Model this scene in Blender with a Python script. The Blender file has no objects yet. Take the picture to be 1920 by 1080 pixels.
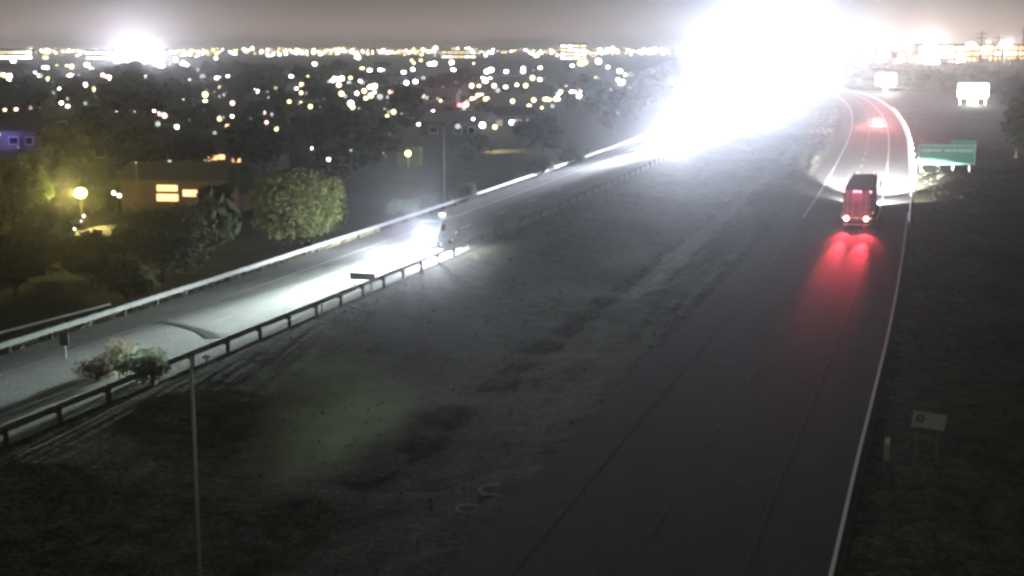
import bpy, bmesh, math, random
import numpy as np
from mathutils import Vector, Matrix, noise
random.seed(7)
R = math.radians
sc = bpy.context.scene
C = sc.collection
# ------------------------------------------------------------------ camera, sky, light, exposure
H, F, PITCH = 17.0, 2578.0, R(10)
cam = bpy.data.cameras.new('camera'); co = bpy.data.objects.new('camera', cam); C.objects.link(co)
cam.sensor_width = 36; cam.lens = 36 * F / 1920; cam.clip_start = 0.3; cam.clip_end = 30000
co.location = (0, 0, H); co.rotation_euler = (R(90) - PITCH, 0, 0); sc.camera = co
w = bpy.data.worlds.new('World'); sc.world = w; w.use_nodes = True
nt = w.node_tree; nt.nodes.clear()
def N(t, tp, **k):
    n = t.nodes.new(tp)
    for a, b in k.items(): setattr(n, a, b)
    return n
out = N(nt, 'ShaderNodeOutputWorld'); bg1 = N(nt, 'ShaderNodeBackground'); bg2 = N(nt, 'ShaderNodeBackground'); ad = N(nt, 'ShaderNodeAddShader')
sky = N(nt, 'ShaderNodeTexSky', sky_type='NISHITA', sun_disc=False, sun_elevation=R(2), sun_rotation=R(200))
tc = N(nt, 'ShaderNodeTexCoord'); sx = N(nt, 'ShaderNodeSeparateXYZ'); cr = N(nt, 'ShaderNodeValToRGB')
nt.links.new(tc.outputs['Generated'], sx.inputs[0]); nt.links.new(sx.outputs['Z'], cr.inputs[0])
e = cr.color_ramp.elements
e[0].position = 0.0; e[0].color = (0.74, 0.50, 0.42, 1)          # city glow low over the horizon
e[1].position = 1.0; e[1].color = (0.05, 0.053, 0.043, 1)
for p, c in ((0.008, (0.40, 0.30, 0.26)), (0.03, (0.175, 0.155, 0.125)), (0.12, (0.13, 0.125, 0.10)), (0.4, (0.085, 0.088, 0.07))):
    q = e.new(p); q.color = (*c, 1)
nt.links.new(cr.outputs[0], bg1.inputs[0]); bg1.inputs[1].default_value = 1.0
nt.links.new(sky.outputs[0], bg2.inputs[0]); bg2.inputs[1].default_value = 0.0005
nt.links.new(bg1.outputs[0], ad.inputs[0]); nt.links.new(bg2.outputs[0], ad.inputs[1]); nt.links.new(ad.outputs[0], out.inputs[0])
sun = bpy.data.lights.new('sun', 'SUN'); sun.energy = 0.02; sun.angle = R(12); sun.color = (0.9, 0.95, 1)
so = bpy.data.objects.new('sun', sun); C.objects.link(so); so.rotation_euler = (R(50), 0, R(-30))
sc.view_settings.view_transform = 'Standard'; sc.view_settings.look = 'None'
sc.view_settings.exposure = 0.0; sc.view_settings.gamma = 1.0; sc.view_settings.use_curve_mapping = False
sc.cycles.use_denoising = True
sc.cycles.pixel_filter_type = 'BLACKMAN_HARRIS'; sc.cycles.filter_width = 2.9
sc.cycles.max_bounces = 3; sc.cycles.diffuse_bounces = 1; sc.cycles.glossy_bounces = 1; sc.cycles.volume_bounces = 0
sc.cycles.transparent_max_bounces = 4; sc.cycles.transmission_bounces = 1
sc.cycles.caustics_reflective = False; sc.cycles.caustics_refractive = False
sc.cycles.sample_clamp_indirect = 2.0
HAZE = 0.00037
LK = 1.0                                   # one dial for all headlamp power

# ------------------------------------------------------------------ helpers
def G(px, py, z=0.0):                      # where the sight line of a spot in the photo meets height z
    x = (px - 960) / F; y = (540 - py) / F
    dy = math.cos(PITCH) + y * math.sin(PITCH); dz = -math.sin(PITCH) + y * math.cos(PITCH)
    t = (H - z) / -dz
    return Vector((x * t, dy * t, z))
def GD(px, py, d):                         # point on that sight line at forward distance d
    x = (px - 960) / F; y = (540 - py) / F
    dy = math.cos(PITCH) + y * math.sin(PITCH); dz = -math.sin(PITCH) + y * math.cos(PITCH)
    t = d / dy
    return Vector((x * t, d, H + dz * t))

def mat(name, col, rough=0.8, metal=0.0, var=0.0, scale=3.0, bump=0.0, col2=None, emit=None, es=0.0, spec=0.4, sample=True, coat=0.0):
    m = bpy.data.materials.new(name); m.use_nodes = True
    t = m.node_tree; b = t.nodes['Principled BSDF']
    b.inputs['Base Color'].default_value = (*col, 1); b.inputs['Roughness'].default_value = rough
    b.inputs['Metallic'].default_value = metal; b.inputs['Specular IOR Level'].default_value = spec
    b.inputs['Coat Weight'].default_value = coat
    if emit:
        b.inputs['Emission Color'].default_value = (*emit, 1); b.inputs['Emission Strength'].default_value = es
        if not sample: m.cycles.emission_sampling = 'NONE'
        return m
    g = N(t, 'ShaderNodeTexCoord'); n = N(t, 'ShaderNodeTexNoise'); n.inputs['Scale'].default_value = scale
    n.inputs['Detail'].default_value = 6; n.inputs['Roughness'].default_value = 0.65
    t.links.new(g.outputs['Object'], n.inputs['Vector'])
    if var or col2:
        r = N(t, 'ShaderNodeValToRGB'); a = r.color_ramp.elements
        c2 = col2 or tuple(c * (1 - var) for c in col)
        a[0].position = 0.35; a[0].color = (*c2, 1); a[1].position = 0.65; a[1].color = (*col, 1)
        t.links.new(n.outputs['Fac'], r.inputs[0]); t.links.new(r.outputs[0], b.inputs['Base Color'])
    if bump:
        bp = N(t, 'ShaderNodeBump'); bp.inputs['Strength'].default_value = bump; bp.inputs['Distance'].default_value = 0.05
        t.links.new(n.outputs['Fac'], bp.inputs['Height']); t.links.new(bp.outputs[0], b.inputs['Normal'])
    return m

class MB:
    def __init__(s): s.v = []; s.f = []
    def add(s, vs, fs):
        k = len(s.v); s.v += [tuple(v) for v in vs]; s.f += [tuple(i + k for i in f) for f in fs]; return s
    def box(s, c, d, rz=0.0, taper=1.0):
        x, y, z = (a / 2 for a in d); vs = []
        for k, zz in enumerate((-z, z)):
            q = taper if k else 1.0
            for a, b in ((-x, -y), (x, -y), (x, y), (-x, y)):
                a *= q; b *= q
                vs.append((c[0] + a * math.cos(rz) - b * math.sin(rz), c[1] + a * math.sin(rz) + b * math.cos(rz), c[2] + zz))
        return s.add(vs, [(3, 2, 1, 0), (4, 5, 6, 7), (0, 1, 5, 4), (1, 2, 6, 5), (2, 3, 7, 6), (3, 0, 4, 7)])
    def cyl(s, p0, p1, r0, r1=None, n=10, cap=True):
        r1 = r0 if r1 is None else r1
        p0, p1 = Vector(p0), Vector(p1); d = (p1 - p0).normalized()
        u = d.orthogonal().normalized(); v = d.cross(u); vs = []
        for p, r in ((p0, r0), (p1, r1)):
            for k in range(n):
                a = 2 * math.pi * k / n; vs.append(p + u * math.cos(a) * r + v * math.sin(a) * r)
        fs = [(k, (k + 1) % n, n + (k + 1) % n, n + k) for k in range(n)]
        if cap: fs += [tuple(range(n))[::-1], tuple(range(n, 2 * n))]
        return s.add(vs, fs)
    def tube(s, pts, r, n=8):
        for a, b in zip(pts, pts[1:]): s.cyl(a, b, r, r, n)
        return s
    def ball(s, c, r, n=8, m=6, sz=1.0):
        vs = [(c[0], c[1], c[2] + r * sz)]
        for j in range(1, m):
            t = math.pi * j / m
            for k in range(n):
                a = 2 * math.pi * k / n
                vs.append((c[0] + r * math.sin(t) * math.cos(a), c[1] + r * math.sin(t) * math.sin(a), c[2] + r * sz * math.cos(t)))
        vs.append((c[0], c[1], c[2] - r * sz)); L = len(vs) - 1
        fs = [(0, 1 + k, 1 + (k + 1) % n) for k in range(n)]
        for j in range(m - 2):
            for k in range(n):
                a = 1 + j * n + k; b = 1 + j * n + (k + 1) % n
                fs.append((a, a + n, b + n, b))
        q = 1 + (m - 2) * n
        fs += [(q + k, L, q + (k + 1) % n) for k in range(n)]
        return s.add(vs, fs)
    def extrude(s, prof, x0, x1, inset=0.0):       # profile in (y, z), extruded along x
        n = len(prof)
        vs = [(x0 + inset * 0, y, z) for y, z in prof] + [(x1, y, z) for y, z in prof]
        return s.add(vs, [tuple(range(n))[::-1], tuple(range(n, 2 * n))] + [(k, (k + 1) % n, n + (k + 1) % n, n + k) for k in range(n)])
    def mesh(s, name, m, bevel=0.0, smooth=False):
        me = bpy.data.meshes.new(name); me.from_pydata(s.v, [], s.f); me.materials.append(m)
        bm = bmesh.new(); bm.from_mesh(me); bmesh.ops.recalc_face_normals(bm, faces=bm.faces)
        if bevel: bmesh.ops.bevel(bm, geom=bm.edges[:], offset=bevel, segments=2, affect='EDGES', profile=0.6)
        bm.to_mesh(me); bm.free()
        if smooth: me.polygons.foreach_set('use_smooth', [True] * len(me.polygons))
        return me
    def build(s, name, m, parent=None, bevel=0.0, smooth=False):
        return link(name, s.mesh(name, m, bevel, smooth), parent)
def link(name, data, parent=None, loc=None, rz=None):
    o = bpy.data.objects.new(name, data); C.objects.link(o)
    if parent: o.parent = parent
    if loc is not None: o.location = loc
    if rz is not None: o.rotation_euler.z = rz
    return o
def tag(o, label=None, cat=None, group=None, kind=None):
    for k, v in (('label', label), ('category', cat), ('group', group), ('kind', kind)):
        if v: o[k] = v
    return o
def thing(name, label, cat, loc=(0, 0, 0), rz=0.0, group=None):
    o = bpy.data.objects.new(name, None); C.objects.link(o); o.empty_display_size = 0.3
    o.location = loc; o.rotation_euler.z = rz
    return tag(o, label, cat, group)
def copy_thing(root, loc, rz=0.0, s=1.0, label=None, group=None):
    r = root.copy(); C.objects.link(r); r.location = loc; r.rotation_euler.z = rz; r.scale = (s, s, s)
    if label: r['label'] = label
    if group: r['group'] = group
    for ch in root.children:
        c = ch.copy(); C.objects.link(c); c.parent = r
        for g in ch.children:
            d = g.copy(); C.objects.link(d); d.parent = c
    return r
def lamp(parent, kind, loc, energy, col, radius=0.1, aim=None, size=60, blend=0.8):
    l = bpy.data.lights.new('lamp_light', kind); l.energy = energy; l.color = col; l.shadow_soft_size = radius
    o = bpy.data.objects.new('lamp_light', l); C.objects.link(o); o.parent = parent; o.location = loc
    if kind == 'SPOT':
        l.spot_size = R(size); l.spot_blend = blend
        o.rotation_euler = Vector(aim).to_track_quat('-Z', 'Y').to_euler()
    return o

# ------------------------------------------------------------------ materials
M = {}
M['metal'] = mat('galvanised_steel', (0.52, 0.54, 0.55), 0.5, 0.35, 0.25, 4)
M['metal_old'] = mat('weathered_steel', (0.20, 0.19, 0.17), 0.75, 0.2, 0.5, 5)
M['pole'] = mat('pole_paint', (0.42, 0.43, 0.42), 0.6, 0.2, 0.15, 2)
M['wood'] = mat('creosoted_wood', (0.11, 0.08, 0.06), 0.9, 0, 0.4, 6)
M['conc'] = mat('concrete', (0.42, 0.41, 0.40), 0.9, 0, 0.25, 2)
M['slab'] = mat('driveway_slab', (0.22, 0.21, 0.2), 0.9, 0, 0.3, 2)
M['rubber'] = mat('tyre_rubber', (0.02, 0.02, 0.02), 0.9)
M['glass'] = mat('dark_glass', (0.01, 0.012, 0.015), 0.1, 0, spec=0.6)
M['black'] = mat('black_plastic', (0.02, 0.02, 0.022), 0.6)
M['bark'] = mat('bark', (0.10, 0.08, 0.06), 0.95, 0, 0.4, 8)
M['leaf_dark'] = mat('leaves_dark', (0.045, 0.06, 0.03), 0.8, 0, 0.55, 0.7)
M['leaf_mid'] = mat('leaves_mid', (0.085, 0.105, 0.05), 0.8, 0, 0.5, 0.8)
M['leaf_pale'] = mat('leaves_pale', (0.15, 0.175, 0.045), 0.8, 0, 0.4, 0.9)  # light falling on the round tree is put into this lighter green
M['leaf_brush'] = mat('leaves_brush', (0.22, 0.26, 0.19), 0.9, 0, 0.45, 1.5)
M['leaf_dry'] = mat('leaves_dry', (0.11, 0.09, 0.06), 0.9, 0, 0.45, 1.5)
M['stone'] = mat('stone', (0.40, 0.38, 0.35), 0.9, 0, 0.4, 3)
M['stucco'] = mat('stucco', (0.17, 0.155, 0.13), 0.9, 0, 0.2, 1)
M['stucco_pink'] = mat('stucco_rose', (0.09, 0.06, 0.05), 0.9, 0, 0.2, 1)
M['roof'] = mat('roof_shingle', (0.075, 0.072, 0.07), 0.9, 0, 0.35, 3)
M['roof_pale'] = mat('roof_pale', (0.26, 0.25, 0.24), 0.8, 0, 0.3, 2)
M['white'] = mat('white_paint', (0.75, 0.75, 0.74), 0.5, 0, 0.1, 1)
M['green_sign'] = mat('green_sign_sheet', (0.008, 0.10, 0.07), 0.5)
M['sign_white'] = mat('sign_white', (0.8, 0.82, 0.8), 0.5)
M['sign_dull'] = mat('sign_dull', (0.5, 0.51, 0.48), 0.6, 0, 0.2, 3)
M['legend'] = mat('sign_legend', (0.26, 0.32, 0.29), 0.5)
M['sign_back'] = mat('sign_back', (0.10, 0.11, 0.10), 0.6, 0.3, 0.2, 2)
M['trailer'] = mat('trailer_paint', (0.20, 0.17, 0.17), 0.55, 0, 0.15, 0.6)
M['trailer_roof'] = mat('trailer_roof', (0.16, 0.13, 0.11), 0.7, 0, 0.3, 0.8)
M['tractor'] = mat('tractor_paint', (0.14, 0.05, 0.04), 0.35, 0, coat=0.5)
M['car_silver'] = mat('car_silver', (0.4, 0.41, 0.42), 0.3, 0.4, coat=0.5)
M['car_dark'] = mat('car_dark', (0.04, 0.045, 0.06), 0.3, 0.2, coat=0.5)
M['em_red'] = mat('red_lens', (0.3, 0.01, 0.01), 0.4, emit=(1, 0.30, 0.22), es=26)
M['em_redlow'] = mat('red_marker', (0.3, 0.01, 0.02), 0.4, emit=(1, 0.22, 0.38), es=7)
M['em_head'] = mat('headlamp_lens', (0.8, 0.8, 0.8), 0.2, emit=(0.93, 0.96, 1), es=140)
M['em_amber'] = mat('amber_marker', (0.6, 0.3, 0.1), 0.3, emit=(1, 0.45, 0.3), es=5)
def em(name, c, s): M[name] = mat(name, c, 0.5, emit=c, es=s, sample=False)
em('g_white', (1, 0.99, 0.96), 20); em('g_warm', (1, 0.74, 0.38), 5); em('g_yellow', (0.95, 0.95, 0.25), 6)
em('g_orange', (1, 0.55, 0.22), 5); em('g_pink', (1, 0.62, 0.5), 4); em('g_dim', (0.85, 0.9, 0.9), 0.75)
em('g_red', (1, 0.12, 0.16), 9); em('g_green', (0.55, 0.9, 0.45), 1.0); em('g_purple', (0.22, 0.16, 0.6), 0.16)
em('win_warm', (1, 0.48, 0.2), 3.0); em('win_dim', (0.9, 0.7, 0.45), 0.22); em('win_white', (1, 0.98, 0.93), 5)
em('win_gold', (1, 0.80, 0.42), 2.6)

for k_ in [k for k in M if k.startswith('leaf')]:
    t = M[k_].node_tree; b = t.nodes['Principled BSDF']; o_ = t.nodes['Material Output']; x_ = N(t, 'ShaderNodeMixShader'); l_ = N(t, 'ShaderNodeBsdfTranslucent'); x_.inputs[0].default_value = .45
    src = b.inputs['Base Color'].links[0].from_socket; t.links.new(src, l_.inputs['Color']); t.links.new(b.outputs[0], x_.inputs[1]); t.links.new(l_.outputs[0], x_.inputs[2]); t.links.new(x_.outputs[0], o_.inputs['Surface'])
# ground: dry dirt and thin grass, colour patches and relief; a soft green glow painted into the near field's colour
gm = bpy.data.materials.new('dry_ground'); gm.use_nodes = True; t = gm.node_tree; b = t.nodes['Principled BSDF']
b.inputs['Roughness'].default_value = 0.95; b.inputs['Specular IOR Level'].default_value = 0.1
g = N(t, 'ShaderNodeTexCoord')
def tn(scale, det=8, ro=0.65):
    n = N(t, 'ShaderNodeTexNoise'); n.inputs['Scale'].default_value = scale; n.inputs['Detail'].default_value = det
    n.inputs['Roughness'].default_value = ro; t.links.new(g.outputs['Object'], n.inputs['Vector']); return n
n1, n2, n3 = tn(0.05), tn(0.8, 10, 0.8), tn(3.0)
r1 = N(t, 'ShaderNodeValToRGB'); a = r1.color_ramp.elements
a[0].position = 0.38; a[0].color = (0.052, 0.060, 0.040, 1); a[1].position = 0.62; a[1].color = (0.100, 0.102, 0.080, 1)
t.links.new(n1.outputs['Fac'], r1.inputs[0])
r2 = N(t, 'ShaderNodeValToRGB'); a = r2.color_ramp.elements
a[0].position = 0.36; a[0].color = (0.35, 0.35, 0.35, 1); a[1].position = 0.66; a[1].color = (1.8, 1.8, 1.7, 1)
t.links.new(n2.outputs['Fac'], r2.inputs[0])
mx = N(t, 'ShaderNodeMix', data_type='RGBA', blend_type='MULTIPLY'); mx.inputs['Factor'].default_value = 1
t.links.new(r1.outputs[0], mx.inputs['A']); t.links.new(r2.outputs[0], mx.inputs['B'])
n4 = tn(5.0, 3, .7); r4 = N(t, 'ShaderNodeValToRGB'); a = r4.color_ramp.elements
a[0].position = 0.38; a[0].color = (0.45, 0.45, 0.45, 1); a[1].position = 0.62; a[1].color = (1.6, 1.6, 1.6, 1); t.links.new(n4.outputs['Fac'], r4.inputs[0])
mx4 = N(t, 'ShaderNodeMix', data_type='RGBA', blend_type='MULTIPLY'); mx4.inputs['Factor'].default_value = 1
t.links.new(mx.outputs['Result'], mx4.inputs['A']); t.links.new(r4.outputs[0], mx4.inputs['B']); mx = mx4
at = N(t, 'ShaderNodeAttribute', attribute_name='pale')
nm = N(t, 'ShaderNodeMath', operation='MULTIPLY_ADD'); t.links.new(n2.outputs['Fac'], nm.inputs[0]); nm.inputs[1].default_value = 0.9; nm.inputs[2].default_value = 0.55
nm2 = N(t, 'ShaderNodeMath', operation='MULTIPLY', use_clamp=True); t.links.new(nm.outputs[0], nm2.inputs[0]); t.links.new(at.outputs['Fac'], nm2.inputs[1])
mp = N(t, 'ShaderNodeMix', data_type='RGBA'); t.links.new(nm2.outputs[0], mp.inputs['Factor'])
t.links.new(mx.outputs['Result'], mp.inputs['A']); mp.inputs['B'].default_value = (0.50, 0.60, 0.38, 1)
av = N(t, 'ShaderNodeAttribute', attribute_name='veg'); mv = N(t, 'ShaderNodeMix', data_type='RGBA')
t.links.new(av.outputs['Fac'], mv.inputs['Factor']); t.links.new(mp.outputs['Result'], mv.inputs['A'])
rv = N(t, 'ShaderNodeValToRGB'); a = rv.color_ramp.elements; a[0].position = .35; a[0].color = (.030, .038, .020, 1); a[1].position = .68; a[1].color = (.078, .082, .05, 1)
t.links.new(n2.outputs['Fac'], rv.inputs[0]); t.links.new(rv.outputs[0], mv.inputs['B']); t.links.new(mv.outputs['Result'], b.inputs['Base Color'])
bp = N(t, 'ShaderNodeBump'); bp.inputs['Strength'].default_value = 0.9; bp.inputs['Distance'].default_value = 0.25
t.links.new(n3.outputs['Fac'], bp.inputs['Height']); t.links.new(bp.outputs[0], b.inputs['Normal'])
M['ground'] = gm
def asphalt(name, c1, c2):
    m = mat(name, c1, 0.85, 0, col2=c2, scale=0.5, bump=0.0, spec=0.3); t = m.node_tree; b = t.nodes['Principled BSDF']
    g = N(t, 'ShaderNodeTexCoord'); n = N(t, 'ShaderNodeTexNoise'); n.inputs['Scale'].default_value = 14; n.inputs['Detail'].default_value = 4
    t.links.new(g.outputs['Object'], n.inputs['Vector'])
    src = b.inputs['Base Color'].links[0].from_socket; q_ = N(t, 'ShaderNodeTexNoise'); q_.inputs['Scale'].default_value = 7; q_.inputs['Detail'].default_value = 3; t.links.new(g.outputs['Object'], q_.inputs['Vector'])
    rr_ = N(t, 'ShaderNodeValToRGB'); a = rr_.color_ramp.elements; a[0].position = .38; a[0].color = (.6, .6, .6, 1); a[1].position = .62; a[1].color = (1.4, 1.4, 1.4, 1); t.links.new(q_.outputs['Fac'], rr_.inputs[0])
    mm_ = N(t, 'ShaderNodeMix', data_type='RGBA', blend_type='MULTIPLY'); mm_.inputs['Factor'].default_value = 1; t.links.new(src, mm_.inputs['A']); t.links.new(rr_.outputs[0], mm_.inputs['B']); t.links.new(mm_.outputs['Result'], b.inputs['Base Color'])
    bp = N(t, 'ShaderNodeBump'); bp.inputs['Strength'].default_value = 0.5; bp.inputs['Distance'].default_value = 0.03
    t.links.new(n.outputs['Fac'], bp.inputs['Height']); t.links.new(bp.outputs[0], b.inputs['Normal'])
    return m
M['asphalt_new'] = asphalt('asphalt_dark', (0.056, 0.056, 0.06), (0.040, 0.040, 0.044))
M['asphalt_old'] = asphalt('asphalt_worn', (0.15, 0.16, 0.155), (0.10, 0.108, 0.105))
M['paint'] = mat('road_paint', (0.62, 0.62, 0.60), 0.7, 0, 0.45, 5)
M['paint_old'] = mat('road_paint_worn', (0.095, 0.095, 0.095), 0.8, 0, 0.4, 5)
M['road_dark'] = mat('dark_road_strip', (0.03, 0.03, 0.03), 0.6)

# ------------------------------------------------------------------ road geometry (metres)
raw = [(-13, -30), (1.3, 14), (10.4, 42.4), (14.0, 53.9), (17.9, 66), (23.9, 84.8), (33.9, 117.6), (45.2, 155.8), (59.7, 207.6), (72.9, 255.9),
       (84, 299.1), (98.7, 359.8), (112.5, 425), (121.5, 475), (124.5, 505), (122, 530), (113, 558), (96, 590), (66, 630), (22, 680), (-40, 740), (-120, 810)]
P = [Vector(p) for p in raw]
for _ in range(3):
    q = [P[0]]
    for u, v in zip(P, P[1:]): q += [u * .75 + v * .25, u * .25 + v * .75]
    P = q + [P[-1]]
Rl = [P[0]]; acc = 0
for u, v in zip(P, P[1:]):
    d = (v - u).length; s = 2 - acc
    while s <= d: Rl.append(u + (v - u) * (s / d)); s += 2
    acc = (acc + d) % 2
Rl = np.array([tuple(p) for p in Rl]); nR = len(Rl)
T = np.gradient(Rl, axis=0); 
for _ in range(2): T = np.vstack([T[:1], (T[:-2] + T[1:-1] + T[2:]) / 3, T[-1:]])
T /= np.linalg.norm(T, axis=1)[:, None]
Nn = np.stack([-T[:, 1], T[:, 0]], 1)
def at_s(s, off):                         # s in metres along the right kerb, off metres to its left
    i = max(0, min(nR - 2, int(s / 2))); f = s / 2 - i
    p = Rl[i] * (1 - f) + Rl[i + 1] * f + Nn[i] * off
    return Vector((p[0], p[1], 0)), math.atan2(T[i][0], T[i][1])
def s_of(x, y):
    i = int(np.argmin((Rl[:, 0] - x) ** 2 + (Rl[:, 1] - y) ** 2)); return 2 * i
def offs(X, Y):
    X = np.asarray(X, float).ravel(); Y = np.asarray(Y, float).ravel(); o = np.empty(len(X))
    for k in range(0, len(X), 4000):
        dx = X[k:k+4000, None] - Rl[None, :, 0]; dy = Y[k:k+4000, None] - Rl[None, :, 1]
        j = np.argmin(dx * dx + dy * dy, axis=1); r = np.arange(len(j))
        o[k:k+4000] = dx[r, j] * Nn[j, 0] + dy[r, j] * Nn[j, 1]
        far = np.sqrt(dx[r, j] ** 2 + dy[r, j] ** 2); o[k:k+4000] = np.sign(o[k:k+4000]) * far
    return o
def off1(x, y): return float(offs([x], [y])[0])
def ground_z(x, y, o):
    if not (20 < y < 262 and -75 < x < 140): return -0.05
    edge = min(abs(o + 1.0) if o < 0 else 9, 99)
    if -2.2 < o < 13.4 or 34.0 < o < 48.2: return -0.05
    fade = min(1, (y - 20) / 20, (262 - y) / 20, (x + 75) / 15, (140 - x) / 15)
    z = (noise.noise(Vector((x * .12, y * .12, 0))) * .5 + noise.noise(Vector((x * .45, y * .45, 3))) * .28 + noise.noise(Vector((x * 1.1, y * 1.1, 7))) * .1)
    if 13.4 <= o <= 34.0:
        u = (o - 13.4) / 20.6; z = z * min(1, u * 8, (1 - u) * 8) * .6 - 0.9 * math.sin(math.pi * u)
        if o < 20: z -= 0.25
    else:
        k = (o - 48.2) if o > 0 else (-2.2 - o); z = z * min(1, k / 5) - min(0.9, k * 0.09)
    return (z - 0.05) * max(0, fade) - 0.05 * (1 - max(0, fade))
def axis(segs):
    o = []
    for a_, b_, s_ in segs:
        x = a_
        while x < b_ - 1e-6: o.append(x); x += s_
    return o + [segs[-1][1]]
ax = axis([(-6500, -500, 600), (-500, -75, 25), (-75, 140, 1.6), (140, 500, 24), (500, 6500, 600)])
ay = axis([(-300, 20, 20), (20, 262, 1.6), (262, 900, 20), (900, 9000, 900)])
XX, YY = np.meshgrid(ax, ay); OO = offs(XX, YY).reshape(XX.shape)
vs = []; pale = []; veg = []
for j in range(len(ay)):
    for i in range(len(ax)):
        x, y, o = ax[i], ay[j], OO[j, i]
        vs.append((x, y, ground_z(x, y, o)))
        veg.append(1.0 if o > 49 else (min(1, max(0, (-o - 2) / 6)) * .6 if o < 0 else 0.0))
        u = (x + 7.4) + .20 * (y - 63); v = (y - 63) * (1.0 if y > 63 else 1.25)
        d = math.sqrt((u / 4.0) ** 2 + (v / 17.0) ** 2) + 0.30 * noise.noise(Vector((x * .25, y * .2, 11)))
        pale.append(max(0.0, min(1.0, 1.25 - d)) ** 1.2 * min(1, max(0, (o - 20.8) / 1.5)) if o < 35 else 0.0)  # oval mask of the glow painted into the ground colour
nx = len(ax)
fs = [(j * nx + i, j * nx + i + 1, (j + 1) * nx + i + 1, (j + 1) * nx + i) for j in range(len(ay) - 1) for i in range(nx - 1)]
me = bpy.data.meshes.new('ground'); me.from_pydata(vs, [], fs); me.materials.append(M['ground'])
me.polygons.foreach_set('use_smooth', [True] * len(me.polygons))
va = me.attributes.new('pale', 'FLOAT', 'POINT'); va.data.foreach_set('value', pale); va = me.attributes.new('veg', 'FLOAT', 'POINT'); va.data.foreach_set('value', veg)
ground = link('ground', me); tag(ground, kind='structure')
def gz(x, y): return ground_z(x, y, off1(x, y))

def ribbon(name, o0, o1, z, m, s0=0, s1=None, parent=None, step=1, skirt=0.0):
    s1 = s1 or 2 * (nR - 1); vs = []; ss = list(np.arange(s0, s1, 2.0 * step)) + [s1]
    for s in ss:
        a_, _ = at_s(s, o0); b_, _ = at_s(s, o1)
        vs += [(a_.x, a_.y, z), (b_.x, b_.y, z)]
        if skirt: vs += [(a_.x, a_.y, z - skirt), (b_.x, b_.y, z - skirt)]
    k = 4 if skirt else 2; fs = []
    for i in range(len(ss) - 1):
        q = i * k; fs.append((q, q + k, q + k + 1, q + 1))
        if skirt: fs += [(q, q + 2, q + k + 2, q + k), (q + 1, q + k + 1, q + k + 3, q + 3)]
    if skirt: fs += [(0, 1, 3, 2), (len(vs) - 4, len(vs) - 2, len(vs) - 1, len(vs) - 3)]
    return MB().add(vs, fs).build(name, m, parent)
SE = 1020
r_out = tag(ribbon('right_road', -0.35, 12.2, 0.02, M['asphalt_new'], parent=None, s1=SE), kind='structure')
r_in = tag(ribbon('left_road', 35.1, 46.9, 0.02, M['asphalt_old'], parent=None, s1=SE), kind='structure')
for a0, mm in ((2.75, 'paint'), (9.95, 'paint')):
    ribbon('edge_line', a0, a0 + .14, 0.026, M['paint_old'], parent=r_out, s0=0, s1=172)
    ribbon('edge_line', a0, a0 + .18, 0.026, M[mm], parent=r_out, s0=172, s1=SE)
for a0, mm in ((36.7, 'paint'), (43.7, 'paint')): ribbon('edge_line', a0, a0 + .16, 0.026, M[mm], parent=r_in, s1=SE)
for s in range(6, 700, 12):
    ribbon('lane_dash', 6.35, 6.49, 0.026, M['paint' if s > 170 else 'paint_old'], s0=s, s1=s + 3.2, parent=r_out)
    ribbon('lane_dash', 40.15, 40.29, 0.026, M['paint'], s0=s + 4, s1=s + 7.2, parent=r_in)
# raised kerb along the outer edge of the right road
kerb = tag(ribbon('kerb', -0.06, 0.07, 0.17, M['white'], s1=178, skirt=0.16), kind='structure')
# dark curved strip on the left road, widening along its length
for pts in ([(290, 603), (318, 606), (345, 611), (372, 618), (392, 627), (402, 634)],):
    ws = [G(*p) for p in pts]; mb = MB(); vv = []
    for i, p in enumerate(ws):
        d = (ws[min(i + 1, len(ws) - 1)] - ws[max(i - 1, 0)]).normalized(); n_ = Vector((-d.y, d.x, 0)) * (0.10 + .45 * i / len(ws))
        vv += [(p.x - n_.x, p.y - n_.y, .026), (p.x + n_.x, p.y + n_.y, .026)]
    mb.add(vv, [(2 * i, 2 * i + 2, 2 * i + 3, 2 * i + 1) for i in range(len(ws) - 1)]); mb.build('curved_strip', M['road_dark'], r_in)

# ------------------------------------------------------------------ guardrails
WP = [(0.00, 0.48), (0.00, 0.50), (-0.08, 0.55), (-0.08, 0.59), (0.0, 0.635), (-0.08, 0.68), (-0.08, 0.72), (0.0, 0.77), (0.0, 0.79)]
def guardrail(off, side, s0, s1, m, label, dz=0.0, spacing=3.81):
    root = thing('guardrail', label, 'guardrail')
    vs = []; ss = list(np.arange(s0, s1, 3.81)); n = len(WP)
    for s in ss:
        for dx, z in WP:
            p, _ = at_s(s, off + dx * side); vs.append((p.x, p.y, z + dz))
    fs = [(i * n + k, (i + 1) * n + k, (i + 1) * n + k + 1, i * n + k + 1) for i in range(len(ss) - 1) for k in range(n - 1)]
    o = MB().add(vs, fs).build('rail_beam', m, root)
    md = o.modifiers.new('thickness', 'SOLIDIFY'); md.thickness = 0.01
    pm = MB().box((0, 0, .33), (.15, .2, .86)).mesh('post', M['wood']); bm_ = MB().box((0, 0, .635), (.14, .15, .35)).mesh('block', M['metal_old'])
    for s in np.arange(s0 + 0.5, s1 - 3, spacing):
        p, b_ = at_s(s, off + side * 0.30); p2, _ = at_s(s, off + side * 0.12)
        link('post', pm, root, (p.x, p.y, dz), -b_); link('spacer_block', bm_, root, (p2.x, p2.y, dz), -b_)
    return root
guardrail(-0.25, -1, 166, 620, M['metal'], 'pale steel guardrail along the outer edge of the right road, curving away')
guardrail(35.45, -1, 0, 420, M['metal_old'], 'dark weathered guardrail between the left road and the median, seen from behind')
guardrail(46.5, 1, 0, 620, M['metal'], 'bright galvanised guardrail on the far side of the left road')
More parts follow.
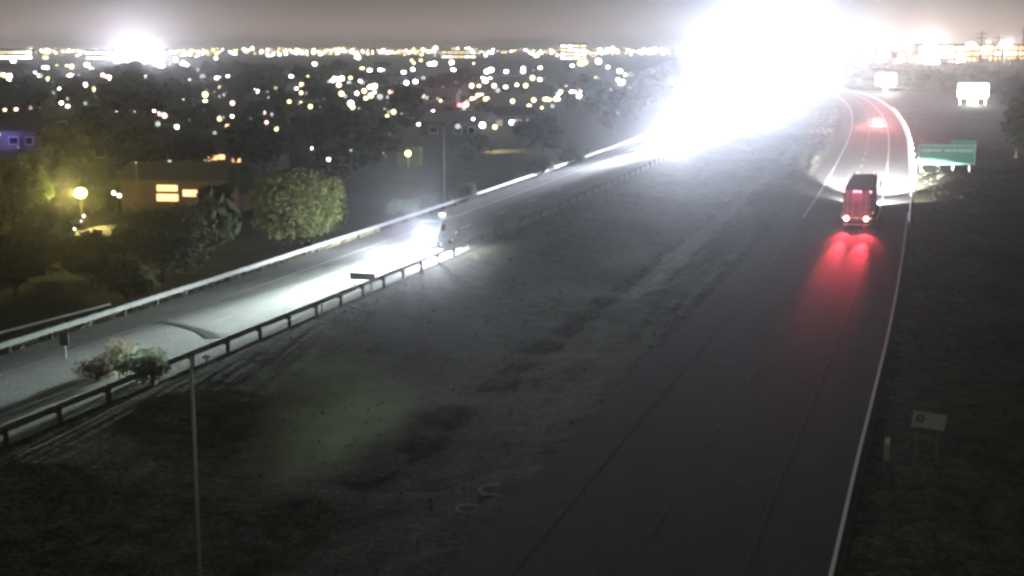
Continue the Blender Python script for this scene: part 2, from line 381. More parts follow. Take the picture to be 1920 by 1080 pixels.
# second low rail beyond the far guardrail, ending at left
rt = thing('guardrail', 'short separate pipe rail beyond the far guardrail at the left edge', 'guardrail')
pa, pb = G(-60, 640, .75), G(206, 571, .75)
MB().cyl(pa, pb, .09, n=8).build('rail_beam', M['metal'], rt)
for k in range(7):
    p = pa.lerp(pb, k / 6); MB().box((p.x, p.y, .2), (.12, .12, 1.1)).build('post', M['wood'], rt)
# delineator posts behind the right guardrail
dp = None
for k, s in enumerate(np.arange(212, 420, 12.4)):
    p, b_ = at_s(s, -0.75)
    if dp is None:
        dp = thing('delineator_post', 'short white reflector post behind the right guardrail', 'marker post', (p.x, p.y, -.06), -b_, 'reflector posts behind the right guardrail')
        MB().box((0, 0, .45), (.16, .06, .98)).build('post', M['white'], dp, bevel=.01)
        MB().box((0, -.035, .80), (.42, .03, .42)).build('reflector', M['sign_white'], dp, bevel=.01)
    else: copy_thing(dp, (p.x, p.y, -.06), -b_)

# ------------------------------------------------------------------ vegetation
def crown_mesh(name, m, rx, rz, n=900, leaf=.28, clumps=16, seed=0, base=0.0):
    rnd = random.Random(seed); mb = MB(); cl = []
    for k in range(clumps):
        a = rnd.uniform(0, 2 * math.pi); r = rx * math.sqrt(rnd.random()) * .72; h = rnd.uniform(-.62, .72)
        cl.append((math.cos(a) * r, math.sin(a) * r, base + rz + h * rz * math.sqrt(max(.05, 1 - (r / rx) ** 2)), rnd.uniform(.28, .48) * rx))
    for i in range(n):
        c = rnd.choice(cl); d = Vector((rnd.gauss(0, 1), rnd.gauss(0, 1), rnd.gauss(0, 1))).normalized() * c[3] * rnd.uniform(.55, 1.08)
        p = Vector((c[0] + d.x, c[1] + d.y, c[2] + d.z * .8)); s = leaf * rnd.uniform(.6, 1.5)
        u = Vector((rnd.gauss(0, 1), rnd.gauss(0, 1), rnd.gauss(0, 1))).normalized(); v = u.orthogonal().normalized()
        mb.add([p - u * s, p + v * s * .55, p + u * s, p - v * s * .55], [(0, 1, 2, 3)])
    me = bpy.data.meshes.new(name); me.from_pydata(mb.v, [], mb.f); me.materials.append(m); return me
def trunk_mesh(h, r, seed=0, sp=1.6):
    rnd = random.Random(seed); mb = MB(); mb.cyl((0, 0, -.3), (0, 0, h * .5), r, r * .75, 8)
    for k in range(5):
        a = k * 1.3 + rnd.random(); q = Vector((math.cos(a) * sp * .55, math.sin(a) * sp * .55, h * rnd.uniform(.8, 1.0)))
        mb.cyl((0, 0, h * .45), q, r * .55, r * .25, 6); mb.cyl(q, q + Vector((math.cos(a) * sp * .4, math.sin(a) * sp * .4, h * .35)), r * .25, r * .08, 5)
    return mb.mesh('trunk', M['bark'])
kinds = []
for i, (rx, rz, lf, n, th) in enumerate([(4.2, 2.6, 'leaf_dark', 1100, 2.6), (3.4, 2.9, 'leaf_mid', 1000, 2.2), (5.0, 3.0, 'leaf_dark', 1300, 3.0), (2.8, 3.6, 'leaf_mid', 900, 2.0), (2.2, 1.4, 'leaf_mid', 600, .7)]):
    kinds.append((crown_mesh('crown', M[lf], rx, rz, n, .42, 18, i + 1, th * .75), trunk_mesh(th, .18, i, rx * .6), rx))
def tree(name, label, cat, loc, k, s=1.0, rz=0.0, group=None, crown=None):
    t_ = thing(name, label, cat, loc, rz, group); t_.scale = (s, s, s)
    link('crown', crown or kinds[k][0], t_); link('trunk', kinds[k][1], t_); return t_
# ------------------------------------------------------------------ lights of the town: (x, y in the photo, size, colour, mounting height)
Lm = [(25,114,8,'w'),(85,127,7,'w'),(85,108,6,'y'),(66,136,3,'w'),(125,123,4,'o'),(132,141,5,'w'),(163,122,7,'w'),(145,104,6,'o'),(6,141,9,'o'),(18,142,6,'w'),
 (107,170,3,'d'),(111,166,3,'w'),(115,193,5,'w'),(127,199,4,'w'),(30,205,6,'p'),(9,206,5,'o'),(182,160,2,'d'),(201,145,4,'w'),(201,133,4,'p'),(308,115,7,'w'),(329,112,6,'w'),(343,119,7,'w'),
 (350,122,5,'w'),(355,152,3,'d'),(406,146,4,'w'),(427,143,4,'w'),(385,190,4,'w'),(289,208,3,'w'),(295,250,3,'d'),(225,261,3,'w'),(405,109,4,'w'),(367,106,4,'o'),
 (255,305,4,'d'),(318,302,6,'d'),(40,306,3,'d'),(34,276,3,'d'),(402,172,3,'d'),(424,173,3,'d'),(524,102,9,'w'),(536,101,6,'w'),(556,100,8,'w'),(568,99,8,'w'),(594,96,5,'o'),(590,120,5,'w'),(546,143,4,'w'),
 (517,165,5,'g'),(556,166,4,'w'),(624,151,6,'w'),(632,148,7,'w'),(641,147,6,'w'),(657,146,5,'y'),(672,108,6,'w'),(679,128,5,'o'),(693,132,5,'w'),(713,131,5,'w'),(719,131,4,'p'),(675,152,4,'w'),
 (696,163,7,'w'),(686,184,6,'y'),(757,136,6,'w'),(774,130,5,'w'),(762,155,6,'w'),(779,153,6,'w'),(772,113,4,'y'),(789,113,5,'y'),(776,118,4,'y'),(806,120,6,'w'),(814,119,7,'w'),(847,117,6,'w'),(850,131,6,'w'),
 (913,134,7,'w'),(920,131,6,'w'),(910,151,7,'w'),(919,149,6,'w'),(898,161,5,'y'),(948,163,5,'w'),(949,134,5,'w'),(888,119,3,'o'),(914,184,5,'o'),(890,184,4,'p'),(903,177,4,'p'),(887,223,4,'w'),
 (726,217,5,'o'),(673,203,5,'d'),(721,204,4,'d'),(785,233,4,'w'),(691,244,4,'d'),(586,278,4,'w'),(658,282,5,'d'),(616,299,4,'w'),(510,217,3,'d'),(560,195,3,'d'),(548,196,4,'p'),(753,213,4,'d'),
 (981,134,6,'w'),(981,128,5,'w'),(1013,127,4,'w'),(1012,149,5,'w'),(969,159,4,'w'),(1024,186,7,'y'),(1030,187,6,'o'),(1044,186,7,'o'),(1071,172,4,'w'),(1088,171,4,'p'),(1090,119,8,'y'),(1098,117,6,'y'),
 (1140,126,4,'w'),(1162,133,7,'w'),(1158,149,4,'w'),(1168,152,5,'w'),(1122,115,8,'w'),(1003,106,4,'o'),(1172,140,3,'w'),(1073,123,4,'w'),(1020,146,3,'d'),(1000,132,3,'d'),(600,200,3,'d'),(470,222,3,'d'),(355,225,3,'d')]
MK = {'w': ('g_white', 'white'), 'y': ('g_yellow', 'yellow'), 'o': ('g_warm', 'warm'), 'p': ('g_pink', 'pinkish'), 'd': ('g_dim', 'dim'), 'g': ('g_green', 'greenish')}
em('g_yel2', (1, 0.95, 0.36), 5.5)
MK['y'] = ('g_yel2', 'yellowish')
polem = MB().cyl((0, 0, 0), (0, 0, .93), .012, .008, 6).mesh('pole', M['wood'])
heads = {k: MB().ball((0, 0, 0), 1.0, 8, 6, .8).mesh('lamp_head', M[v[0]]) for k, v in MK.items()}
lamp_pts = []
def place_lamp(px, py, r, c, d=None, z=None):
    z = z if z is not None else random.uniform(4.0, 5.5)
    dep = PITCH - math.atan((540 - py) / F)
    if d is None: d = (H - z) / math.tan(max(dep, R(.1)))
    if d > 2600: d = 2600.
    p = GD(px, py, d); D = d
    zone = 'at the left' if px < 480 else ('in the middle' if px < 960 else 'near the freeway glare')
    size = 'large' if r >= 7 else ('small' if r <= 4 else 'round')
    far = 'close under the horizon' if py < 125 else ('among the dark trees of the town' if py < 180 else 'in the nearer streets')
    lb = '%s %s lamp glowing %s, %s' % (size, MK[c][1], far, zone)
    t_ = thing('street_lamp', lb, 'street lamp', (p.x, p.y, -.05), 0, lb.replace('lamp ', 'lamps ', 1))
    o = link('pole', polem, t_); o.scale = (p.z / .93 * .5 + 2, p.z / .93 * .5 + 2, (p.z) / .93)
    rr = min(2.2, r * D / F * (.68 if c != 'd' else .45))
    o = link('lamp_head', heads[c], t_, (0, 0, p.z + .05)); o.scale = (rr * random.choice((1, 1, 1, 1.15, 1.4)), rr, rr * random.uniform(.8, 1.1))
    lamp_pts.append((p.x, p.y, p.z, rr))
for q in Lm: place_lamp(*q)
# the far band of city lights under the horizon
for k in range(170):
    px = random.uniform(-10, 1230)
    if 395 < px < 480 and random.random() < .6: continue
    py = random.choice([random.gauss(97, 2.5), random.gauss(100, 4)]); py = min(108, max(88, py))
    place_lamp(px, py, random.uniform(3.2, 8.0), random.choice('wwwoooypy'), d=random.uniform(1900, 2600))
mbs = {}
for k in range(620):
    px = random.uniform(-60, 1990); py = random.gauss(96, 2.6) if random.random() < .8 else random.uniform(90, 112)
    if px > 1560: py = random.uniform(84, 125)
    d = random.uniform(2400, 3600); p = GD(px, max(84, py), d)
    if p.z < 1: p.z = 1.5
    c = random.choice('wwooyyp'); mbs.setdefault(c, MB()).ball(p, random.uniform(1.0, 3.4), 6, 4)
for c, mb in mbs.items():
    tag(mb.build('city_lights', M[MK[c][0]]), 'countless %s city lights in a band along the horizon' % MK[c][1], 'city lights', kind='stuff')

mbs = {}
rq = random.Random(77)
for k in range(330):
    px = rq.uniform(-10, 1190); py = 108 + abs(rq.gauss(0, 62)); 
    if py > 330: continue
    z = rq.uniform(2.0, 4.5); q = G(px, py, z)
    if q.y > 2600 or off1(q.x, q.y) < 60: continue
    mbs.setdefault(rq.choice('wwddddooyp'), MB()).ball(q, rq.uniform(.0009, .0021) * q.y, 6, 4)
for c, mb in mbs.items():
    tag(mb.build('town_lights', M[MK[c][0]]), 'scattered tiny %s house lights among the trees of the town' % MK[c][1], 'town lights', kind='stuff')

# ------------------------------------------------------------------ houses
def house(loc, rz, L_, W_, hw, label, wallm='stucco', roofm='roof', windows=(), group=None, winm='win_dim', name='house'):
    h = thing(name, label, 'house', loc, rz, group)
    MB().box((0, 0, hw / 2 - .15), (L_, W_, hw + .3)).build('wall', M[wallm], h)
    rh = W_ * .22; o = .5
    vs = [(-L_/2 - o, -W_/2 - o, hw), (L_/2 + o, -W_/2 - o, hw), (L_/2 + o, W_/2 + o, hw), (-L_/2 - o, W_/2 + o, hw), (-L_/2 - o, 0, hw + rh), (L_/2 + o, 0, hw + rh),
          (-L_/2 - o, -W_/2 - o, hw + .15), (L_/2 + o, -W_/2 - o, hw + .15), (L_/2 + o, W_/2 + o, hw + .15), (-L_/2 - o, W_/2 + o, hw + .15)]
    MB().add(vs, [(0, 3, 2, 1), (6, 7, 5, 4), (8, 9, 4, 5), (6, 4, 9), (7, 8, 5), (0, 1, 7, 6), (1, 2, 8, 7), (2, 3, 9, 8), (3, 0, 6, 9)]).build('roof', M[roofm], h)
    for (wx, ww, wh, wz) in windows or ((-L_*.3, 1.5, 1.1, 1.5), (L_*.1, 1.5, 1.1, 1.5), (L_*.33, 1.2, 1.1, 1.5)):
        f_ = MB().box((wx, -W_/2 - .03, wz), (ww + .2, .06, wh + .2)).build('window', M['white'], h)
        MB().box((wx, -W_/2 - .07, wz), (ww, .03, wh)).build('pane', M[winm], f_)
    d_ = MB().box((L_*.22, -W_/2 - .03, 1.0), (.95, .06, 2.1)).build('door', M['wood'], h); MB().ball((L_*.22 + .35, -W_/2 - .09, 1.0), .05, 6, 4).build('handle', M['metal'], d_)
    return h
keep = []
def reserve(p, r): keep.append((p.x, p.y, r))
# the house with the lit porch beside the lamp pole
p = G(868, 262); p.z = -.05; h = house(p + Vector((-1, 9, 0)), R(-18), 12, 8, 3.0, 'single storey house with pale roof and bright porch light behind the lamp pole', roofm='roof_pale', winm='glass'); reserve(p, 14)
p2 = G(925, 262); q = G(926, 247, 2.3)
ph = thing('porch_light', 'bright warm porch light under the eaves of the pale roofed house', 'light', (q.x, q.y, 0)); MB().ball((0, 0, 2.3), .8, 10, 8, .7).build('lamp_head', M['win_white'], ph)
MB().cyl((0, 0, 0), (0, 0, 2.0), .05).build('post', M['pole'], ph); lamp(ph, 'POINT', (0, -1.0, 2.3), 4500, (1, .78, .5), .3); reserve(q, 9)
q = G(880, 262, 1.5); MB().box((q.x + 5, q.y + 4, 1.6), (8, .3, 3.2), R(-12)).build('garden_wall', M['stucco']); tag(bpy.context.scene.objects['garden_wall'], 'pale garden wall lit by the bright porch light', 'wall')
# red neon house further up
q = GD(864, 198, 395); rs = thing('shop_sign', 'red glowing sign beside a warm lamp, further up the street', 'sign', (q.x, q.y, 0)); MB().box((0, 0, q.z), (1.7, .3, 1.1)).build('panel', M['g_red'], rs, bevel=.05); MB().cyl((0, .1, 0), (0, .1, q.z - .5), .07).build('post', M['metal'], rs)
lamp(rs, 'POINT', (0, -1.5, q.z), 3500, (1, .1, .12), .3); reserve(q, 12)
q = GD(874, 196, 392); wl = thing('wall_lamp', 'warm orange lamp right beside the red glowing sign', 'lamp', (q.x, q.y, 0)); MB().ball((0, 0, q.z), .75, 8, 6).build('lamp_head', M['g_warm'], wl); MB().cyl((0, 0, 0), (0, 0, q.z - .7), .06).build('post', M['metal'], wl)
# yellow yard light with lit bushes at left, path lights, driveway
q = G(152, 362, 3.2); yl = thing('yard_light', 'brilliant yellow yard light over bushes at the left', 'yard light', (q.x, q.y, 0))
MB().ball((0, 0, 3.2), .55, 12, 8, .9).build('lamp_head', M['g_yel2'], yl); MB().cyl((0, 0, -.1), (0, 0, 2.6), .06).build('pole', M['wood'], yl)
lamp(yl, 'POINT', (-.9, -.3, 3.3), 8000, (1, .80, .22), .5); reserve(q, 11)
for (bx, by, s_, lb) in ((126, 392, .75, 'yellow lit bush left below the yard light'), (192, 372, .9, 'yellow lit bush right of the yard light'), (172, 396, .6, 'low yellow lit bush under the yard light'), (128, 345, .9, 'tall lit bush behind the yard light')):
    b_ = G(bx, by); tree('bush', lb, 'bush', (b_.x, b_.y, -.05), 4, s_, bx)
bl = None
for k, (bx, by) in enumerate([(157, 405), (151, 414), (145, 420), (140, 429)]):
    q = G(bx, by, .5); lb = 'small white path light in a slanting row below the yard light'
    if bl is None:
        bl = thing('path_light', lb, 'path light', (q.x, q.y, -.05), 0, 'path lights below the yard light'); MB().ball((0, 0, .55), .12, 8, 6).build('lamp_head', M['win_white'], bl); MB().cyl((0, 0, 0), (0, 0, .45), .03).build('post', M['wood'], bl)
    else: copy_thing(bl, (q.x, q.y, -.05))
    reserve(q, 4)
q = G(218, 364, 2.2); wl2 = thing('wall_lamp', 'pair of small white bulbs right of the yard light', 'lamp', (q.x, q.y, 0))
for dx in (-.25, .3): MB().ball((dx, 0, 2.2 - dx * .5), .2, 8, 6).build('bulb', M['win_white'], wl2)
MB().cyl((0, .1, -.05), (0, .1, 2.2), .05).build('post', M['wood'], wl2)
q = G(205, 432); dw = thing('driveway', None, None, (q.x, q.y, -.05), R(-20)); tag(dw, kind='structure')
for k in range(4):
    for j in range(2): MB().box((-1.2 + j * 2.3, -7 + k * 3.3, .06), (2.2, 3.15, .12)).build('slab', M['slab'], dw)
reserve(q, 8)
q = G(345, 392); q.z = -.05; house(q + Vector((0, 4.5, 0)), R(-8), 13, 8, 2.9, 'dark house with two warm orange windows glowing behind the trees', 'stucco_pink', 'roof', windows=((-1.3, 2.2, .55, 2.2), (-1.3, 2.3, .65, 1.2), (1.2, 1.5, .6, 1.7)), winm='win_warm'); reserve(q, 13)
q = G(425, 318); q.z = -.05; house(q + Vector((0, 4, 0)), R(-12), 14, 8, 2.9, 'house with small orange lit windows further back in the trees', 'stucco', 'roof', windows=((-2.0, .9, .6, 1.5), (-.9, .9, .6, 1.7), (0.2, .9, .6, 1.8), (2.4, 1.2, .5, 1.4)), winm='win_warm'); reserve(q, 13)
q = G(20, 280); q.z = -.05; hp = house(q + Vector((0, 4, 0)), R(-8), 12, 8, 3.0, 'house washed in purple light at the left edge', 'stucco', 'roof', winm='glass'); lamp(hp, 'POINT', (0, -7, 2.6), 700, (.25, .2, 1), .4); reserve(q, 15)
q = G(765, 291); ll = G(765, 288, 1.8); yg = thing('garden_light', 'yellow green garden light beside a small shed left of the lamp pole', 'garden light', (ll.x, ll.y, 0)); MB().ball((0, 0, 1.8), .42, 8, 6).build('lamp_head', M['g_yel2'], yg); MB().cyl((0, 0, -.05), (0, 0, 1.5), .05).build('post', M['metal'], yg)
lamp(yg, 'POINT', (0, -.6, 2.0), 500, (.9, 1, .4), .3); reserve(ll, 9)
sh = thing('shed', 'small square green shed behind the yellow green garden light', 'shed', (ll.x, ll.y + 3.2, -.05)); MB().box((0, 0, 1.2), (3.4, 2.6, 2.5)).build('wall', M['leaf_pale'], sh); MB().box((0, 0, 2.52), (3.7, 2.9, .12)).build('roof', M['roof'], sh)
# other dark houses of the town, with faint windows
hn = 0
for k in range(260):
    d = random.uniform(190, 950); px = random.uniform(-40, 1180); x = (px - 960) / F * d * 1.0
    if off1(x, d) < 62 or any((x - a_) ** 2 + (d - b_) ** 2 < (r_ + 9) ** 2 for a_, b_, r_ in keep): continue
    wm = random.choice(['win_dim', 'glass', 'glass', 'glass'])
    wl_ = random.choice(['stucco', 'stucco_pink']); rf_ = random.choice(['roof', 'roof', 'roof_pale'])
    lb = '%s house with %s roof and %s windows, %s' % ({'stucco': 'tan', 'stucco_pink': 'rose'}[wl_], {'roof': 'dark', 'roof_pale': 'pale'}[rf_], {'win_dim': 'dimly lit', 'win_gold': 'gold lit', 'glass': 'unlit'}[wm], 'left of the round pale tree' if px < 450 else ('between round tree and lamp pole' if px < 830 else 'right of the lamp pole'))
    house((x, d, -.05), random.uniform(-.6, .6), random.uniform(10, 15), random.uniform(7, 9), 2.9, lb, wl_, rf_, winm=wm, group=lb.replace('house', 'houses', 1)); keep.append((x, d, 9)); hn += 1
    if hn >= 38: break

# ------------------------------------------------------------------ trees
pale_c = crown_mesh('crown', M['leaf_pale'], 4.4, 2.9, 12000, .16, 60, 21, .2)  # lighter leaf colour stands in for light on this crown
q = G(548, 458); tree('round_pale_tree', 'round pale green tree beside the left road', 'tree', (q.x, q.y + 3, -.3), 2, 1.0, 0, crown=pale_c); reserve(q + Vector((0, 3, 0)), 6.5)
mid_c = crown_mesh('crown', mat('leaves_olive', (.13, .15, .075), .85, 0, .5, .8), 4.6, 3.2, 9000, .18, 50, 22, .3)
q = G(285, 530); tree('mesquite_tree', 'olive green tree left of the round pale tree', 'tree', (q.x, q.y + 3, -.3), 2, .86, 1, crown=mid_c); reserve(q + Vector((0, 3, 0)), 6)
gc = crown_mesh('crown', M['leaf_pale'], 3.8, 1.5, 2200, .3, 20, 23, .6)
q = G(872, 300); tree('lit_tree', 'spreading green lit tree behind the lamp pole below the pale roofed house', 'tree', (q.x, q.y + 2, -.05), 2, 1.0, 1, crown=gc); reserve(q, 8)
brc = crown_mesh('crown', M['leaf_brush'], 1.5, .8, 3000, .08, 22, 31, .0); drc = crown_mesh('crown', M['leaf_dry'], 1.3, .7, 1400, .06, 14, 32, .0)
q = G(268, 712); tree('shrub', 'pale green shrub at the edge of the left road', 'shrub', (q.x, q.y, -.1), 4, 1.0, 0, crown=brc)
q = G(185, 712); tree('shrub', 'reddish brown twiggy shrub left of the pale green shrub', 'shrub', (q.x, q.y, -.1), 4, 1.0, 0, crown=drc)
q = G(224, 690); tree('shrub', 'thin brownish shrub between the pale green and reddish shrubs', 'shrub', (q.x, q.y, -.1), 4, 1.1, 2, crown=drc)
for (bx, by, s_, lb) in ((755, 408, .8, 'pale shrub left of the lamp pole by the far guardrail'), (868, 378, .85, 'pale shrub right of the lamp pole by the far guardrail'), (1010, 330, 1.0, 'pale rounded bush beyond the left road, near the glare'), (1075, 308, 1.1, 'pale wide bush beyond the left road, nearest the glare'), (950, 445, .6, 'low pale bush behind the dark median guardrail')):
    q = G(bx, by); k = 4; tree('bush', lb, 'bush', (q.x, q.y + 1, gz(q.x, q.y + 1)), 4, s_, bx, crown=crown_mesh('crown', M['leaf_brush'], 2.2, 1.2, 1300, .2, 14, bx, .1)); reserve(q, 3)
used = []
for i, (bx, by, k, s_, lb) in enumerate([(405, 412, 0, .5, 'dark broad tree just right of the house with two orange windows'), (452, 392, 3, .6, 'dark narrow tree between the orange windowed house and the round pale tree'), (482, 345, 2, .9, 'large dark tree right of the house with small orange windows'),
    (368, 335, 0, .8, 'dark tree left of the house with small orange windows'), (262, 348, 2, .85, 'large dark tree right of the twin white bulbs'), (52, 352, 2, .5, 'large dark tree left of the yard light'), (28, 432, 0, .9, 'dark broad tree at the left edge below the purple house'),
    (90, 490, 4, 1.2, 'wide low dark bush left of the olive tree near the far guardrail'), (175, 530, 4, 1.1, 'low dark bush right above the short pipe rail'), (30, 545, 4, 1.2, 'low dark bush at the left edge above the pipe rail'), (395, 470, 4, 1.3, 'low dark bush between the olive tree and the round pale tree'),
    (240, 560, 4, .8, 'small dark bush by the end of the short pipe rail'), (640, 360, 0, .9, 'dark broad tree right behind the round pale tree'), (700, 335, 2, .9, 'large dark tree left of the unlit lamp pole'), (1015, 300, 2, .8, 'dark tree between the porch light and the left road'), (640, 290, 2, .9, 'large dark tree further back right of the small orange windows')]):
    q = G(bx, by); tree('town_tree', lb, 'tree', (q.x, q.y, -.05), k, s_, i * 1.3); used.append((q.x, q.y))
tn_ = 0; tries = 0
while tn_ < 285 and tries < 6000:
    tries += 1
    u = random.random()
    d = 105 + 720 * u ** 1.35; px = random.uniform(-120, 1300) if random.random() < .85 else random.uniform(1700, 2000); x = (px - 960) / F * d
    o = off1(x, d)
    if -16 < o < 55 or (o < 0 and 1600 < px < 1885 and d < 700): continue
    if o < 0 and (random.random() > .30 or d < 150 and True): 
        if not (o < -25 and d > 230 and random.random() < .25): continue
    if any((x - a_) ** 2 + (d - b_) ** 2 < (r_ + 3.5) ** 2 for a_, b_, r_ in keep): continue
    if any((x - a_) ** 2 + (d - b_) ** 2 < 26 for a_, b_ in used): continue
    k = random.choice([0, 0, 1, 2, 2, 3, 4]); s = random.uniform(.75, 1.25); rad = kinds[k][2] * s + 1; top = (7.2 if k < 4 else 3.2) * s + .5
    bad = False
    for a_, b_, z_, r_ in lamp_pts[:len(Lm)]:
        if b_ + 2 < d - rad or b_ < 1: continue
        f_ = d / b_
        if f_ > 1.01: continue
        if abs(a_ * f_ - x) < rad + r_ and (H + (z_ - H) * f_) < top: bad = True; break
    if not bad:
        for a_, b_, r_ in keep[:12]:
            f_ = d / b_
            if f_ < 1 and abs(a_ * f_ - x) < rad + 2.5 and H * (1 - f_) + 1.2 * f_ < top: bad = True; break
    if bad: continue
    side = 'beyond the left road' if o > 0 else 'on the dark land right of the freeway'
    zn = 'left of the round pale tree' if px < 450 else ('between the round pale tree and the lamp pole' if px < 830 else ('right of the lamp pole' if px < 1300 else 'by the right frame edge'))
    kd = ['broad dark', 'rounded green', 'large dark spreading', 'tall narrow green', 'low bushy'][k]
    rng = 'near ground' if d < 260 else ('middle distance' if d < 600 else 'far distance')
    lb = '%s tree %s, %s' % (kd, zn, rng)
    tree('town_tree', lb, 'tree', (x, d, -.05), k, s, random.uniform(0, 6), group=lb.replace('tree', 'trees', 1)); used.append((x, d)); tn_ += 1
# far woodland reading as one dark mass
rnd = random.Random(5); mb = MB()
for k in range(2600):
    d = rnd.uniform(520, 2300); px = rnd.uniform(-100, 1230) if rnd.random() < .7 else rnd.uniform(1600, 2000); x = (px - 960) / F * d
    if off1(x, d) < 70 and px < 1240: continue
    hh = rnd.uniform(3, 7)
    if any(abs(x - a_ * d / b_) < 6 and d < b_ for a_, b_, z_, r_ in lamp_pts[:len(Lm)]): hh = 2.0
    mb.ball((x, d, hh * .45), rnd.uniform(4, 9), 7, 5, hh / 12)
    for j in range(14):
        p = Vector((x + rnd.uniform(-6, 6), d + rnd.uniform(-6, 6), hh * rnd.uniform(.6, 1.1))); s = rnd.uniform(.6, 1.3)
        mb.add([p + Vector((-s, 0, 0)), p + Vector((0, 0, -s)), p + Vector((s, 0, 0)), p + Vector((0, 0, s))], [(0, 1, 2, 3)])
tag(mb.build('far_woodland', M['leaf_dark']), 'dark mass of far trees spread below the city lights', 'trees', kind='stuff')

# furrowed dirt verge on the median side of the right road, built along the road
def verge():
    ss = np.arange(92, 440, 1.5); oo = np.arange(12.1, 20.6, .34); vs = []
    for s in ss:
        for o in oo:
            p, _ = at_s(s, o); u = (o - 12.1) / 8.4
            r_ = noise.noise(Vector((s * .035, o * 1.5, 0))) * .6 + noise.noise(Vector((s * .16, o * 1.1, 5))) * .45 + noise.noise(Vector((s * .6, o * 2.2, 9))) * .3
            e_ = min(1, u * 9, (1 - u) * 5, 1); k_ = min(1, max(0, (s - 96) / 80)); b_ = (gz(p.x, p.y) if p.y < 262 else -.05) - .06; vs.append((p.x, p.y, b_ * (1 - k_) + (abs(r_) * .75 + .02) * e_ * k_ - (1 - min(1, u * 6)) * .03))
            if u > .5:
                f_ = (u - .5) * 2; g_ = gz(p.x, p.y) if p.y < 262 else -.06; f_ = f_ * f_ * (3 - 2 * f_); vs[-1] = (p.x, p.y, vs[-1][2] * (1 - f_) + (g_ + (.02 * k_ - .06 * (1 - k_) if u < .95 else -.06)) * f_)
    n = len(oo); fs = [(i * n + k, (i + 1) * n + k, (i + 1) * n + k + 1, i * n + k + 1) for i in range(len(ss) - 1) for k in range(n - 1)]
    return tag(MB().add(vs, fs).build('dirt_verge', M['ground'], smooth=True), kind='structure')
verge()
# scrub tufts and stones along the median edge of the right road
def tufts(name, n, region, m, label, s0=.12, s1=.32, seed=3):
    rnd = random.Random(seed); mb = MB()
    for k in range(n):
        s, o = region(rnd); p, _ = at_s(s, o); z = gz(p.x, p.y) if p.y < 262 else -.05; a = rnd.uniform(s0, s1)
        for j in range(7):
            t_ = rnd.uniform(0, 6.28); dx, dy = math.cos(t_) * a * .9, math.sin(t_) * a * .9; hx = a * .18
            mb.add([(p.x - dy * .25, p.y + dx * .25, z - .03), (p.x + dy * .25, p.y - dx * .25, z - .03), (p.x + dx, p.y + dy, z + a * rnd.uniform(.7, 1.3))], [(0, 1, 2)])
    return tag(mb.build(name, m), label, 'grass', kind='stuff')
tufts('dry_grass', 900, lambda r: (r.uniform(110, 420), 13.2 + abs(r.gauss(0, 2.6))), mat('straw', (.34, .33, .25), .9, 0, .4, 2), 'pale dry grass tufts along the median side of the right road')
tufts('scrub', 1500, lambda r: (r.uniform(50, 240), r.uniform(13.5, 34)), mat('scrub', (.16, .16, .12), .9, 0, .4, 2), 'low dark scrub scattered over the median', .06, .16, 4)
tufts('verge_scrub', 2400, lambda r: (r.uniform(50, 300), -1.5 - abs(r.gauss(0, 16))), mat('verge', (.11, .115, .075), .9, 0, .4, 2), 'low dark scrub on the slope right of the freeway', .08, .22, 5)
tufts('roadside_weeds', 700, lambda r: (r.uniform(60, 150), 46.85 + r.random() * .5), mat('weeds', (.42, .42, .26), .9, 0, .4, 2), 'yellow lit weeds under the far guardrail', .25, .6, 6)
rnd = random.Random(8); mb = MB()
for k in range(260):
    p, _ = at_s(rnd.uniform(120, 400), 13.5 + abs(rnd.gauss(0, 2.2)));  z = gz(p.x, p.y) if p.y < 262 else -.05
    mb.ball((p.x, p.y, z + .25), rnd.uniform(.08, .26), 5, 4, .6)
tag(mb.build('rubble', M['stone']), 'pale rubble stones strewn along the median edge', 'stones', kind='stuff')
# two pale drain rings in the near median
for (px_, py_, rr, lb) in ((925, 940, .62, 'larger pale concrete drain ring in the dark median'), (878, 975, .5, 'smaller pale concrete drain ring nearer the camera')):
    p = G(px_, py_, -.7); z = gz(p.x, p.y); r_ = thing('drain_ring', lb, 'drain', (p.x, p.y, z - .05)); vs = []; fs = []
    for k in range(24):
        a = k * math.pi / 12
        for (q_, h_) in ((rr, 0), (rr, .16), (rr - .12, .16), (rr - .12, 0)): vs.append((math.cos(a) * q_, math.sin(a) * q_, h_))
        for j in range(3): fs.append((k * 4 + j, ((k + 1) % 24) * 4 + j, ((k + 1) % 24) * 4 + j + 1, k * 4 + j + 1))
    MB().add(vs, fs).build('ring', M['conc'], r_); MB().cyl((0, 0, 0), (0, 0, .08), rr - .14, n=20).build('grate', M['metal_old'], r_)

# ------------------------------------------------------------------ poles and signs
def G_back(px, py, d): p = GD(px, py, d); return p
# thin pole close to the camera at lower left
p = GD(362, 900, 38); top = GD(358, 668, 38).z
lp = thing('thin_pole', 'thin grey pole standing close to the camera at lower left', 'pole', (GD(358, 668, 38).x, 38, -.4))
MB().cyl((0, 0, 0), (0, 0, top + .4), .055, .042, 12).build('shaft', M['pole'], lp, smooth=True); MB().cyl((0, 0, top + .4), (0, 0, top + .46), .05, n=12).build('cap', M['metal_old'], lp); MB().cyl((0, 0, -.1), (0, 0, .12), .2, n=12).build('base', M['conc'], lp)
